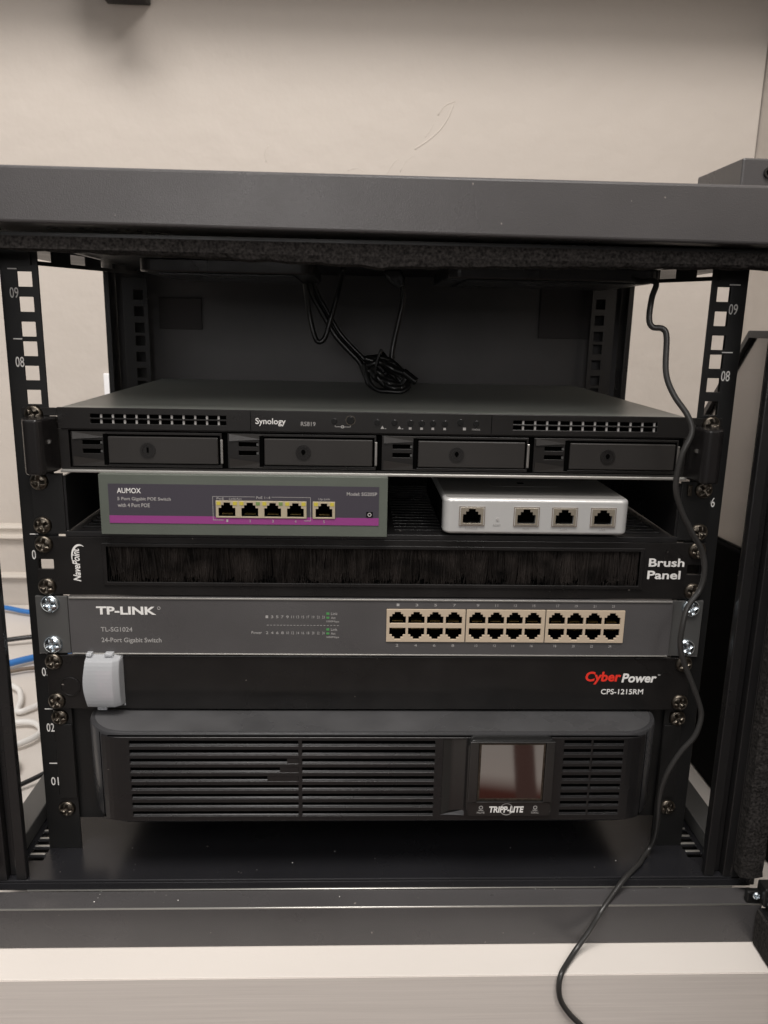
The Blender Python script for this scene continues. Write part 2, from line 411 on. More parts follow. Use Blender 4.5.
for s in (-1, 1):
    def xx(a, b): return sorted((s*a, s*b))
    a, b = xx(250, 257.5)
    bm = bx(a, b, -36, -30, -28, 416)
    a2, b2 = xx(257.6, 263.5); box(bm, a2, b2, -31, -14, -28, 416)
    a2, b2 = xx(263.6, 270); box(bm, a2, b2, -37, -14, -28, 416)
    a2, b2 = xx(270.1, 289); box(bm, a2, b2, -36.5, -14, -36, 416)
    obj('corner_post', bm, 'powder', cab, bevel=.7)
    a, b = xx(263, 282)
    obj('bottom_side_rail', bx(a, b, -13, 290, -28, -15), 'ear', cab, bevel=.8)
    a, b = xx(226, 228)
    hs = [(2+k*72, 40+k*72, 405.4, 412.2) for k in range(4)]
    bm = plate(B(), 'x', -2, 282, 402.6, 416.4, a, b, hs)
    for v in bm.verts: v.co.z = min(416.4, v.co.z+.036*max(0, v.co.y))
    obj('top_side_rail', bm, 'rail', cab, bevel=.2)
    a, b = xx(259, 264.5)
    obj('rear_post', bx(a, b, 276, 301, -28, 416), 'powder', cab, bevel=.6)
# rear panel with thin light gaps near its top
bm = plate(B(), 'y', -258.8, 258.8, -28, 419.6, 298, 300, [(-206, -172, 414.6, 416.0), (-166, -150, 413.9, 415), (188, 217, 413.8, 415.0)])
obj('rear_panel', bm, 'back', cab)
for a in ((-216, -173, 361, 392), (174, 239, 359, 409)):
    obj('felt_pad', bx(a[0], a[1], 295.5, 297.8, a[2], a[3]), 'pad', cab, bevel=.6)
# rails
def rail_mesh(s, y0):
    hs = []
    for k in range(9):
        for c in (6.35, 22.22, 38.1):
            z = k*UH+c; xc = s*231.2
            hs.append((xc-4.7, xc+4.7, z-4.75, z+4.75))
    x0, x1 = sorted((s*222.3, s*246.8))
    return x0, x1, hs
rails = []
for y0 in (0, 277):
    for s in (-1, 1):
        x0, x1, hs = rail_mesh(s, y0)
        bm = plate(B(), 'y', x0, x1, -28.2, 410 if y0 else 416.3, y0, y0+1.6, hs)
        xa, xb = sorted((s*246.8, s*245.2))
        box(bm, xa, xb, y0+1.7, y0+(16 if y0 else 24), -28.2, 402)
        o = obj('mounting_rail', bm, 'rail' if y0 == 0 else 'powder', cab, bevel=.25)
        if y0 == 0:
            for k in ((1, 2, 3, 5, 8, 9) if s < 0 else (3, 6, 8, 9)):
                bm = B(); xt = sorted((s*241.6, s*235.8 if s < 0 else s*234.2))
                box(bm, xt[0], xt[1], -.25, -.05, k*UH-.35, k*UH+.35)
                t = '%02d' % k
                if s < 0: text_bm(bm, t, -241.4, -235.8, k*UH-18.4, k*UH-11.6, -.05, bold=.03)
                elif k > 5: text_bm(bm, t, 235.6, 241.6, k*UH-19.4, k*UH-12.4, -.05, bold=.03)
                obj('height_marking', bm, 'white', o)
# fan trays under the ceiling
def fan(x0, x1, label):
    t = thing('ceiling_fan_unit', ((x0+x1)/2, 100, 403), label, 'fan unit', 'fan units under the rack ceiling')
    obj('housing', prism(B(), rrect(x0, x1, 45, 165, 9), 'z', 402.8, 412.2), 'powder', t, bevel=1.2)
    bm = plate(B(), 'z', x0+14, x1-14, 49, 152, 401.4, 402.6, [])
    obj('grille', bm, 'plastic', t)
    for yy in (58, 152):
        for xa in (x0+15, x1-20): obj('bracket', bx(xa, xa+5, yy-3, yy+3, 412.3, 416.5), 'rail', t)
fan(-170, -46, 'flat black fan unit hanging under the ceiling, left of the cords')
fan(50, 205, 'flat black fan unit hanging under the ceiling, right of the cords')

# hinge hardware and open door on the right
dr = obj('door', bx(282.6, 300, -520, -57.5, -69.0, -38), 'powder', cab, bevel=1)
dr['label'] = 'front door swung wide open, only its lower hinge corner showing'
hv = B()
box(hv, 282.6, 300, -520, -500, -39.9, 415); box(hv, 282.6, 300, -520, -61, 415.1, 440); box(hv, 289, 300, -80, -61, -37.9, 415)
obj('stile', hv, 'powder', dr, bevel=1)
obj('glazing', bx(293, 296, -499, -81, -37, 414), 'glass', dr)
bm = B(); n = 60; prevv = None
for i in range(n+1):
    y = -500+441.5*i/n; j = lambda: .4*random.uniform(-1, 1)
    r_ = [bm.verts.new(p) for p in ((282.5, y, -68.5), (280.9+j(), y, -67.6), (280.6+j(), y, -54), (281+j(), y, -40), (282.5, y, -39))]
    if prevv:
        for k in range(5): bm.faces.new([prevv[k], prevv[(k+1) % 5], r_[(k+1) % 5], r_[k]])
    else: bm.faces.new(r_)
    prevv = r_
bm.faces.new(prevv[::-1]); obj('foam_strip', bm, 'foam', dr)
bm = bx(274, 289, -55, -50, -36.5, -27); box(bm, 283, 292, -62, -50, -35, -20); box(bm, 286.5, 300, -70, -58, -44, -30)
hg = obj('hinge', bm, 'rail', cab, bevel=1.2)

# ------------------------------------------------------------------ screws
def screw_mesh(R, H, name, m, rec):
    bm = B(); n, k = 56, 13; rings = []
    for i in range(k+1):
        r = R*i/k; row = []
        for j in range(n if i else 1):
            a = 2*math.pi*j/n; x, z = r*math.cos(a), r*math.sin(a)
            y = -H*math.sqrt(max(0, 1-(r/R)**2.6))
            u_, v_ = abs(x), abs(z); wd = R*.15
            if (u_ < wd or v_ < wd) and r < R*.66: y += min(H*.95, H*1.0*(1-.5*r/(R*.66)))
            elif r < R*.30: y += H*.5
            row.append(bm.verts.new((x, y-.5, z)))
        rings.append(row)
    for j in range(n): bm.faces.new([rings[0][0], rings[1][j], rings[1][(j+1) % n]])
    for i in range(1, k):
        for j in range(n): bm.faces.new([rings[i][j], rings[i+1][j], rings[i+1][(j+1) % n], rings[i][(j+1) % n]])
    base = [bm.verts.new((R*math.cos(2*math.pi*j/n), 0, R*math.sin(2*math.pi*j/n))) for j in range(n)]
    for j in range(n): bm.faces.new([rings[k][j], base[j], base[(j+1) % n], rings[k][(j+1) % n]])
    bmesh.ops.rotate(bm, cent=(0, 0, 0), matrix=Matrix.Rotation(.5, 3, 'Y'), verts=bm.verts)
    for v in bm.verts: v.co *= S
    bmesh.ops.recalc_face_normals(bm, faces=bm.faces)
    me = bpy.data.meshes.new(name); bm.to_mesh(me); bm.free(); me.materials.append(M[m])
    for p in me.polygons: p.use_smooth = True
    return me
SD = screw_mesh(6.3, 2.6, 'screw', 'bronze', True)
SZ = screw_mesh(6.7, 2.6, 'screw', 'zinc', True)
def screw(parent, x, z, y=-3, zinc=False):
    o = bpy.data.objects.new('screw', SZ if zinc else SD); col.objects.link(o); o.parent = parent
    o.location = Vector((x, y, z))*S-origin(parent); o.rotation_euler = (0, random.uniform(0, 1.5), 0)
    return o
HS = Vector((0, 0, 0))
for z in (82.5, 6.35):
    screw(cab, -231, z, 0); screw(cab, 232, z, 0)
for i, (x, y, z) in enumerate(((280, -56, -29), (288, -63, -31), (290, -72, -40))):
    o = bpy.data.objects.new('screw', SZ); col.objects.link(o); o.parent = hg; o.location = Vector((x, y, z))*S-origin(hg); o.scale = (.45, .7, .45)

# ------------------------------------------------------------------ RJ45 socket (built in local mm round 0,0)
def socket_me(kind):
    bm = B()
    w, h = (5.6, 4.2)
    # cavity box open to the front
    v = [bm.verts.new(p) for p in ((-w, 0, -h), (w, 0, -h), (w, 0, h), (-w, 0, h), (-w, 11, -h), (w, 11, -h), (w, 11, h), (-w, 11, h))]
    for f in ((0, 1, 5, 4), (1, 2, 6, 5), (2, 3, 7, 6), (3, 0, 4, 7), (4, 5, 6, 7)): bm.faces.new([v[i] for i in f])
    for q in bm.verts: q.co *= S
    me = bpy.data.meshes.new('socket'); bm.to_mesh(me); bm.free(); me.materials.append(M['dark'])
    bm = B()
    s = -1 if kind == 'down' else 1       # pins opposite the latch notch
    for k in range(8): box(bm, -3.5+k*.95, -3.1+k*.95, .6, 6, s*-3.3-.15, s*-3.3+.15)
    for q in bm.verts: q.co *= S
    bmesh.ops.recalc_face_normals(bm, faces=bm.faces)
    mp_ = bpy.data.meshes.new('pins'); bm.to_mesh(mp_); bm.free(); mp_.materials.append(M['gold'])
    return me, mp_
SUP, SDN = socket_me('up'), socket_me('down')
def sock(parent, x, z, y, kind='up', sub=True):
    me, mpn = SUP if kind == 'up' else SDN
    o = bpy.data.objects.new('socket', me); col.objects.link(o); o.parent = parent; o.location = Vector((x, y, z))*S-origin(parent)
    if sub:
        p = bpy.data.objects.new('contact_pins', mpn); col.objects.link(p); p.parent = o
    return o
def jack_holes(x, z, up=True, w=5.2, h=3.3):
    """T shaped opening: body plus latch notch."""
    s = 1 if up else -1
    def zz(a, b): return tuple(sorted((z+s*a, z+s*b)))
    b0 = zz(-h, h*.35); b1 = zz(h*.35, h*.8); b2 = zz(h*.8, h*1.2)
    return [(x-w, x+w, *b0), (x-w*.68, x+w*.68, *b1), (x-w*.38, x+w*.38, *b2)]

# ------------------------------------------------------------------ NAS (U7)
nas = thing('storage_server', (0, 140, 267), 'black four-bay rack storage server, topmost device, with drive trays across its front', 'storage server')
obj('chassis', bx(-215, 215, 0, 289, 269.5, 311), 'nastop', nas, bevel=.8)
# front bezel with vent rows
hs = []
for z0, z1 in ((300.9, 303.6), (304.7, 307.2)):
    hs.append((-193.5, -102.8, z0, z1)); hs.append((93, 193.2, z0, z1))
bm = plate(B(), 'y', -215.5, 215.5, 297, 311.4, -4, -1.8, hs)
bz = obj('front_bezel', bm, 'nas', nas, bevel=.35)
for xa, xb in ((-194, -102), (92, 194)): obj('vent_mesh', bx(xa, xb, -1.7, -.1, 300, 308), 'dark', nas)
bm = B()
for k in range(11):
    x = -186.5+k*7.86
    for z0, z1 in ((300.9, 303.6), (304.7, 307.2)): box(bm, x-.65, x+.65, -3.2, -1.75, z0, z1)
obj('vent_ribs', bm, 'greyprint', nas); bm = B()
for k in range(12):
    x = 100+k*8.3
    for z0, z1 in ((300.9, 303.6), (304.7, 307.2)): box(bm, x-.65, x+.65, -3.2, -1.75, z0, z1)
obj('vent_ribs', bm, 'greyprint', nas)
for x in (-86.3, 78): obj('bezel_seam', bx(x-.2, x+.2, -4.08, -3.9, 297.6, 310.8), 'dark', nas)
obj('bottom_lip', bx(-215.5, 217, -5, 0, 267.2, 269.3), 'edge', nas, bevel=.5)
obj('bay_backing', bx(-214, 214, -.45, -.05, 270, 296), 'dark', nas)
bm = plate(B(), 'y', -215.5, 215.5, 269.4, 296.8, -3.0, -.5, [(-209.2+105.4*i, -103.2+105.4*i, 270.6, 296.2) for i in range(4)])
obj('bay_frame', bm, 'nas', nas, bevel=.2)
for i in range(4):
    X = -208.7+105.4*i
    dy = -3.2
    # tray: outer frame, bevelled latch zone with slots, raised face, lock
    bm = plate(B(), 'y', X+1, X+102.5, 271.4, 295.3, dy+.2, dy+1.6, [(X+24.6, X+101.2, 273.2, 293.6), (X+8.5, X+21.5, 286.4, 289.4), (X+8.5, X+21.5, 280.4, 283.4)])
    tr = obj('drive_tray', bm, 'nas', nas, bevel=.25)
    obj('tray_face', bx(X+26, X+100, dy-1.2, dy+1.4, 274, 292.3), 'nasface', tr, bevel=.6)
    bm = B()   # latch wedges above and below the slots
    for za, zb, zc in ((295, 291.5, 290.2), (271.8, 275.4, 278.6)):
        v = [bm.verts.new(p) for p in ((X+2.2, dy+.1, za), (X+24.2, dy+.1, za), (X+24.2, dy+.1, zb), (X+2.2, dy-.9, zc))]
        bm.faces.new(v)
    obj('latch', bm, 'nasface', tr)
    bm = B()
    for z in (287.9, 281.9): box(bm, X+20.6, X+22.0, dy+.1, dy+.9, z-.8, z+.8)
    obj('status_light', bm, 'ear', tr)
    obj('latch_gap', bx(X+22.6, X+25.4, dy-.1, dy+.5, 272.6, 294), 'dark', tr)
    c = (X+52.6, 283.2)
    lk = obj('lock', cyl(ring(B(), c[0], c[1], dy-1.9, dy-1.1, 3.6, 5.2), c[0], c[1], dy-1.5, dy-1.15, 3.3), 'nas', tr)
    obj('keyway', bx(c[0]-.7, c[0]+.7, dy-1.75, dy-1.4, c[1]-1.6, c[1]+2.0), 'dark', lk)
    obj('keyway', cyl(B(), c[0], c[1]+.4, dy-1.8, dy-1.4, 1.5, 14), 'dark', lk) if i else None
    obj('spring_clip', bx(X+101.5, X+103.3, dy-.8, dy+.3, 274.5, 291), 'silver', tr, bevel=.3)
text(nas, 'lettering', 'Synology', -83, -62.6, 300.9, 306.3, -4.02, 'white', bold=.12)
text(nas, 'lettering', 'RS819', -52.3, -42.4, 301.3, 304.2, -4.02, 'greyprint')
bm = B()
for k, (x, r, zz_) in enumerate(((-29.6, 1.9, 304.9), (-18.6, 2.6, 305.6), (-.4, 1.9, 304.6), (11.2, 1.9, 304.6), (22.2, 2.0, 304.5), (30, 2.0, 304.4), (37.7, 2.0, 304.5), (45.8, 2.0, 304.5), (56.4, 2.1, 305.5), (67.3, 2.0, 304.8))):
    o = obj('button' if r > 2.05 else 'indicator_light', cyl(B(), x, zz_, -4.9, -3.95, r+.2, 20, r), 'gloss', nas, bevel=.3)
obj('button_ring', ring(B(), -18.6, 305.6, -4.5, -3.95, 2.9, 3.4), 'bronze', nas)
bm = B()
box(bm, -29, -18.6, -4.15, -4.0, 301.0, 301.3); box(bm, -29.2, -28.9, -4.15, -4.0, 301.0, 302.2); box(bm, -18.8, -18.5, -4.15, -4.0, 301.0, 302.2); ring(bm, -24, 301.2, -4.2, -4.0, .7, 1.1, 16)
for x in (3.2, 14.8):
    prism(bm, [(x-1.3, 300.2), (x+1.2, 300.2), (x, 302.4)], 'y', -4.15, -4.0); box(bm, x+1.5, x+2.6, -4.15, -4.0, 300.2, 300.6)
for x in (22.2, 30, 37.7, 45.8): box(bm, x-.9, x+.9, -4.15, -4.0, 300.0, 301.6)
box(bm, 58.4, 60.4, -4.15, -4.0, 300.1, 301.9)
text_bm(bm, 'STATUS', 64.6, 70.2, 300.0, 301.2, -4.0)
obj('panel_symbols', bm, 'greyprint', nas)
for s in (-1, 1):
    pts = [(s*a, b) for a, b in ((239.4, -.2), (238.6, -6), (231.2, -23.5), (228.5, -25.5), (221.5, -25.2), (218.6, -22.5), (215.9, -8), (215.8, -.2))]
    if s < 0: zr = (268.5, 309)
    bm = prism(B(), pts, 'z', 268.5, 305.2)
    # scooped inner side facing the trays
    h_ = obj('rack_handle', bm, 'handle', nas, bevel=1.6, seg=3, angle=25)
    obj('handle_glint', cyl(B(), s*217.2, 290, -17.6, -15.2, 1.4, 12), 'silver', h_)  # bright dot painted in for the highlight on the handle's inner side
    bm = plate(B(), 'y', *sorted((s*239.4, s*215.8)), 305.4, 310.8, -2, -.1)
    obj('mounting_ear', bm, 'nas', nas, bevel=.3)
    screw(nas, s*231.5, 306.2, -2)

# ------------------------------------------------------------------ shelf (U6)
shf = thing('rack_shelf', (0, 110, 222), 'vented black rack shelf carrying the small switch and the white gateway', 'rack shelf')
hs = [(x0, x0+64, 8+k*9.5, 12.5+k*9.5) for k in range(18) for x0 in (-208, -134, -60, 14, 88) ] + [(162, 208, 8+k*9.5, 12.5+k*9.5) for k in range(18)]
hs = [(a, min(b, 208), c, d) for a, b, c, d in hs]
obj('deck', plate(B(), 'z', -215, 215, -2, 230, 223.4, 225, hs), 'powder', shf, bevel=.2)
obj('front_lip', bx(-216, 216, -3.4, -1.2, 221.6, 225.4), 'powder', shf, bevel=.4)
for s in (-1, 1):
    a, b = sorted((s*215.5, s*213.9))
    obj('side_wall', prism(B(), [(-1.5, 225.5), (-1.5, 264.5), (60, 264.5), (228, 240), (228, 225.5)], 'x', a, b), 'powder', shf)
    a, b = sorted((s*215.6, s*237.4))
    obj('mounting_ear', bx(a, b, -2.4, -.1, 223, 266), 'rail', shf, bevel=.4)
    screw(shf, s*231.3, 260.3, -2.4); screw(shf, s*231.3, 229.4, -2.4)
obj('cage_nut_clip', bx(219.5, 222.5, -4.5, -2.5, 256, 264), 'bronze', shf, bevel=.5)

# ------------------------------------------------------------------ small PoE switch
pe = thing('poe_switch', (-91, 40, 225.2), 'grey-green five-port switch with a magenta stripe, on the shelf', 'network switch')
obj('case', bx(-188.6, 7.3, 1.6, 90, 225.6, 267.2), 'poe', pe, bevel=.8)
jx = (-102.6, -87, -71.4, -55.8, -36.2)
jh = []
for x in jx: jh.append((x-5.8, x+5.8, 238.6, 249.4))
bm = plate(B(), 'y', -188.8, 7.5, 225.4, 267.4, -10.2, 1.5, jh)
obj('front_panel', bm, 'poe', pe, bevel=.25)
blk = [(-110.4, -48, 238.0, 250.4), (-44.2, -28.4, 238.0, 250.4)]
big = [(x-7.0, x+7.0, 238.8, 249.4) for x in jx]
lab = plate(B(), 'y', -182.6, 1.6, 233.4, 261.0, -10.45, -10.25, [(a, b, c, d) for a, b, c, d in blk])
lb = obj('face_label', lab, 'poelabel', pe)
obj('colour_stripe', plate(B(), 'y', -182.6, 1.6, 233.6, 238.9, -10.62, -10.46, [(a-.3, b+.3, c, d) for a, b, c, d in blk]), 'magenta', pe)
for bi, (a, b, c, d) in enumerate(blk):
    hh = []
    for x in jx:
        if a < x < b: hh += jack_holes(x, 243.6, True, 5.7, 4.4)
    jb = obj('port_block', plate(B(), 'y', a+.2, b-.2, c+.2, d-.2, -11.2, -10.22, hh), 'jack', pe, bevel=.15)
    for x in jx:
        if a < x < b:
            sock(jb, x, 243.9, -10.1)
            bm = bx(x-6.9, x-4.2, -11.5, -11.15, 247.2, 249.6); obj('port_light', bm, 'led', jb)
            bm = bx(x+4.2, x+6.9, -11.5, -11.15, 247.2, 249.6); obj('port_light', bm, 'led' if x > -60 or x < -95 else 'ledg', jb)
text(pe, 'lettering', 'AUMOX', -176.6, -160.6, 254.5, 258.1, -10.46, 'white', bold=.04)
text(pe, 'lettering', '5 Port Gigabit POE Switch', -176.6, -140.6, 248.9, 251.8, -10.46, 'greyprint', bold=.08)
text(pe, 'lettering', 'with 4 Port POE', -176.6, -155.0, 244.8, 247.5, -10.46, 'greyprint', bold=.08)
text(pe, 'lettering', 'Model: SG205P', -20.6, .2, 254.6, 257.0, -10.46, 'greyprint', bold=.1)
bm = B()
text_bm(bm, 'PoE', -109.5, -104.5, 250.8, 252.3, -10.46); text_bm(bm, 'Link/Act', -101, -92.5, 250.8, 252.2, -10.46)
text_bm(bm, 'PoE 1~4', -82.5, -73, 251.6, 253.4, -10.46); text_bm(bm, 'Up Link', -40, -32, 250.9, 252.6, -10.46)
box(bm, -112.3, -83.4, -10.5, -10.4, 252.8, 253.05); box(bm, -72, -45.4, -10.5, -10.4, 252.8, 253.05)
for x in (-112.3, -45.6): box(bm, x, x+.25, -10.7, -10.4, 236.4, 253.0)
for i, x in enumerate(jx): text_bm(bm, str(i+1), x-.6, x+.6, 235.1, 236.9, -10.65)
box(bm, -112.3, -105, -10.75, -10.6, 236.3, 236.6); box(bm, -50, -45.4, -10.75, -10.6, 236.3, 236.6)
obj('panel_symbols', bm, 'greyprint', pe)
obj('power_inlet', bx(-7.0, -2.6, -10.9, -10.3, 239.6, 243.2), 'dark', pe)
obj('reset_mark', ring(B(), -4.8, 241.4, -11.1, -10.8, .8, 1.4, 14), 'greyprint', pe)

# ------------------------------------------------------------------ white gateway
gw = thing('gateway_box', (110, 60, 225.2), 'small white four-port gateway box on the right half of the shelf', 'network gateway')
def shell(z0, z1, ins=0, r=9):
    return rrect(46.6+ins, 177.2-ins, -10+ins, 125-ins, r)
gx = (65.4, 103.4, 130.4, 157.6)
gx = (66.4, 104.6, 131.4, 158.6)
bm = B(); secs = [(228.0, 2.4), (228.8, 1.0), (229.8, .2), (251.6, 0), (252.7, .4), (253.4, 1.3), (253.8, 2.6)]
prevr = None
for z, ins in secs:
    row = [bm.verts.new((a, b, z)) for a, b in rrect(46.6+ins, 177.2-ins, -10+ins, 125-ins, max(2, 5.5-ins*.5), 8)]
    if prevr:
        for k in range(len(row)): bm.faces.new([prevr[k], prevr[(k+1) % len(row)], row[(k+1) % len(row)], row[k]])
    else: bm.faces.new(row[::-1])
    prevr = row
bm.faces.new(prevr)
gsh = obj('shell', bm, 'gateway', gw, smooth=False, bevel=.5, angle=20)
bm = B()
for x in gx: box(bm, x-6.4, x+6.4, -12, 3, 235.6, 247.2)
ct = obj('cutter', bm, 'gateway')
md = gsh.modifiers.new('cut', 'BOOLEAN'); md.object = ct; md.operation = 'DIFFERENCE'; md.solver = 'EXACT'
bpy.context.view_layer.update()
me = bpy.data.meshes.new_from_object(gsh.evaluated_get(bpy.context.evaluated_depsgraph_get()))
gsh.modifiers.clear(); gsh.data = me; bpy.data.objects.remove(ct)
obj('shaded_side_vent', plate(B(), 'x', 0, 118, 231, 250, 46.25, 46.55, [(4+k*6, 7.5+k*6, 233, 248) for k in range(18)]), 'dark', gw)  # vent ribs; the near-black colour also paints in this side's shade
bm = prism(B(), rrect(86, 137, 32, 82, 4), 'z', 253.96, 254.15); obj('lid_inset', bm, 'gatetop', gw, bevel=.15)
obj('lid_panel', prism(B(), rrect(48.8, 175, -7.6, 122.6, 4), 'z', 253.81, 253.95), 'gatetop', gw)
obj('logo_mark', bx(108, 113, 42, 47, 254.16, 254.25), 'dark', gw)
for i, x in enumerate(gx):
    hh = jack_holes(x, 240.8, True, 6.5, 4.7)
    jb = obj('port', plate(B(), 'y', x-8.9, x+8.9, 234.4, 248.0, -10.7, -10.05, hh), 'gateway', gw, bevel=.2)
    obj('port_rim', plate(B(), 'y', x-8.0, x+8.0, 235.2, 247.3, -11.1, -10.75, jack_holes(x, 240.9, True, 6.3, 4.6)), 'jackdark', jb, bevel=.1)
    sock(jb, x, 241.2, -10.0, sub=False)
    bm = plate(B(), 'y', x-9.0, x+9.0, 234.3, 248.1, -10.8, -10.72, [(x-8.5, x+8.5, 234.8, 247.6)]); obj('port_outline', bm, 'brown', jb)
bm = B()
for x, t, wd in ((gx[0], 'CONSOLE', 4.3), (gx[1], 'WAN', 2.3), (gx[2], 'LAN', 2.1), (gx[3], 'LAN', 2.1)): text_bm(bm, t, x-wd, x+wd, 231.9, 233.2, -10.05)
text_bm(bm, 'RESET', 81.6, 87.0, 234.2, 235.6, -10.05)
obj('lettering', bm, 'greyprint', gw)
obj('reset_button', cyl(B(), 84.4, 239.0, -10.5, -10, 1.0, 14), 'greyprint', gw)

# ------------------------------------------------------------------ brush panel (U5)
bp = thing('brush_panel', (0, 0, 178), 'black cable brush panel lettered Brush Panel, between shelf and grey switch', 'brush panel')
oval = lambda s: [(s*231-5.2, s*231+5.2, 197.6, 204.8)]
bm = plate(B(), 'y', -237.6, 237.6, 178.8, 221.4, -3, -.6, [(-190, 191.8, 187.6, 215.8)]+oval(-1)+oval(1))
obj('face_plate', bm, 'panel', bp, bevel=.45)
bm = plate(B(), 'y', -191.5, 193.3, 186.2, 217.2, -4.2, -3.1, [(-188.6, 190.4, 189.0, 214.6)])
obj('brush_frame', bm, 'panel', bp, bevel=.4)
bm = B(); rnd = random.Random(3)
def strand(x, zt, zb, lean, y, w_):
    p = [(x, zt), (x+lean*.5+rnd.uniform(-.4, .4), (zt+zb)/2), (x+lean, zb)]
    L = [bm.verts.new((a-w_, y, b)) for a, b in p]; Rr = [bm.verts.new((a+w_, y+rnd.uniform(-.25, .25), b)) for a, b in p]
    C = [bm.verts.new((a, y-w_*1.2, b)) for a, b in p]
    for i in (0, 1):
        bm.faces.new([L[i], C[i], C[i+1], L[i+1]]); bm.faces.new([C[i], Rr[i], Rr[i+1], C[i+1]])
    bm.faces.new([L[2], C[2], Rr[2]])
for i in range(4200):
    x = -188+378*rnd.random(); cl = math.sin(x*.23)+.7*math.sin(x*.61+1)
    strand(x, 216.5, 189.4+rnd.random()**2*10+2.0*cl, rnd.gauss(0, 1.3)+cl*2.0, -2.8+rnd.random()*2.2, rnd.uniform(.07, .22))
for i in range(700):
    x = -188+378*rnd.random()
    strand(x, 187.0, 188+rnd.random()**2*13, rnd.gauss(0, 1.2), -3.0+rnd.random()*1.6, rnd.uniform(.08, .18))
obj('bristles', bm, 'bristle', bp)
obj('bristle_backing', bx(-190, 191.8, -.4, .4, 186.5, 217), 'dark', bp)
text(bp, 'lettering', 'Brush', 197.2, 223.2, 203.4, 209.6, -3.02, 'white', bold=.22)
text(bp, 'lettering', 'Panel', 196.9, 221.2, 194.0, 200.4, -3.02, 'white', bold=.22)
text(bp, 'lettering', 'NavePoint', -212.6, -207.4, 188.8, 213.2, -3.02, 'white', bold=.16, rot=True, shear=.3)
bm = B()
N = 16; pv = None
for i in range(N+1):
    a = math.radians(60+150*i/N); wdt = .75*math.sin(math.pi*i/N)+.1
    ri, ro = 8-wdt, 8+wdt
    q = [bm.verts.new((-207.0+.72*r*math.cos(a), -3.12, 206.5+1.12*r*math.sin(a))) for r in (ri, ro)]
    if pv: bm.faces.new([pv[0], pv[1], q[1], q[0]])
    pv = q
obj('logo_swoosh', bm, 'white', bp)
for s in (-1, 1):
    screw(bp, s*231.3, 216, -3); screw(bp, s*231.3, 185, -3)

# ------------------------------------------------------------------ 24-port switch (U4)
sw = thing('rack_switch', (0, 70, 134), 'blue-grey 24-port rack switch with cream port blocks', 'network switch')
obj('case', bx(-216.5, 217.5, 8, 175, 134.6, 177.2), 'switch', sw, bevel=.8)
blocks = [(8.8, 66.0), (66.7, 124.2), (124.9, 182.8)]
bm = plate(B(), 'y', -217.4, 217.9, 134.2, 177.8, -4.2, 7.9, [(a-.2, b+.2, 145.0, 170.4) for a, b in blocks])
obj('front_panel', bm, 'switch', sw, bevel=.5)
bm = bx(-216.6, 217.1, -4.9, -4.25, 176.4, 177.7); box(bm, -216.6, 217.1, -4.9, -4.25, 134.3, 135.3)
obj('panel_lip', bm, 'edge', sw, bevel=.25)
for s in (-1, 1):
    a, b = sorted((s*218.4, s*241.0))
    obj('mounting_ear', bx(a, b, -2.6, -.2, 134.0, 177.6), 'ear', sw, bevel=.6)
    screw(sw, s*231+.6, 172.0, -2.6, True); screw(sw, s*231+.4, 140.9, -2.6, True)
n1 = B()
for bi, (a, b) in enumerate(blocks):
    pitch = 13.6; x0 = a+8.1; hh = []
    for k in range(4):
        x = x0+k*pitch
        hh += jack_holes(x, 163.4, True, 5.9, 4.0)+jack_holes(x, 152.0, False, 5.9, 4.0)
    pb = obj('port_block', plate(B(), 'y', a, b, 145.2, 170.2, -5.0, -3.4, hh), 'jackcream', sw, bevel=.2)
    for k in range(4):
        x = x0+k*pitch
        sock(pb, x, 163.9, -3.35, 'up'); sock(pb, x, 151.3, -3.35, 'down')
        text_bm(n1, str(bi*8+k*2+1), x-1.0, x+1.0, 172.4, 174.3, -4.22)
        text_bm(n1, str(bi*8+k*2+2), x-1.0, x+1.0, 141.3, 143.2, -4.22)
obj('port_numbers', n1, 'greyprint', sw)
text(sw, 'lettering', 'TP-LINK', -198.0, -156.0, 164.6, 170.6, -4.22, 'white', bold=.32)
text(sw, 'lettering', 'TL-SG1024', -195.6, -173.3, 151.6, 155.0, -4.22, 'greyprint', bold=.06)
text(sw, 'lettering', '24-Port Gigabit Switch', -195.6, -153.0, 142.4, 147.0, -4.22, 'greyprint', bold=.06)
bm = ring(B(), -153.8, 169.6, -4.4, -4.22, .8, 1.2, 14)
xs = [-77.2+k*3.68 for k in range(12)]
for k, x in enumerate(xs):
    text_bm(bm, str(2*k+1), x-.9, x+.9, 162.6, 164.6, -4.22); text_bm(bm, str(2*k+2), x-.9, x+.9, 150.4, 152.4, -4.22)
text_bm(bm, 'Power', -88.4, -81, 150.4, 152.6, -4.22)
for k in range(22): box(bm, -77.4+k*2.4, -76+k*2.4, -4.35, -4.22, 157.1, 157.4)
for z in (164.9, 152.8): text_bm(bm, 'Link', -31.2, -26.6, z+.4, z+2.4, -4.22); text_bm(bm, 'Act', -31.2, -28, z-2.6, z-.8, -4.22); text_bm(bm, '1000Mbps', -34.6, -25.4, z-5.6, z-3.8, -4.22)
obj('indicator_legend', bm, 'greyprint', sw)
bm = B()
for z in (164.9, 152.8): box(bm, -34.6, -32.4, -4.4, -4.22, z+.6, z+2.2); box(bm, -34.6, -32.4, -4.4, -4.22, z-2.4, z-1)
obj('green_legend', bm, 'green', sw)

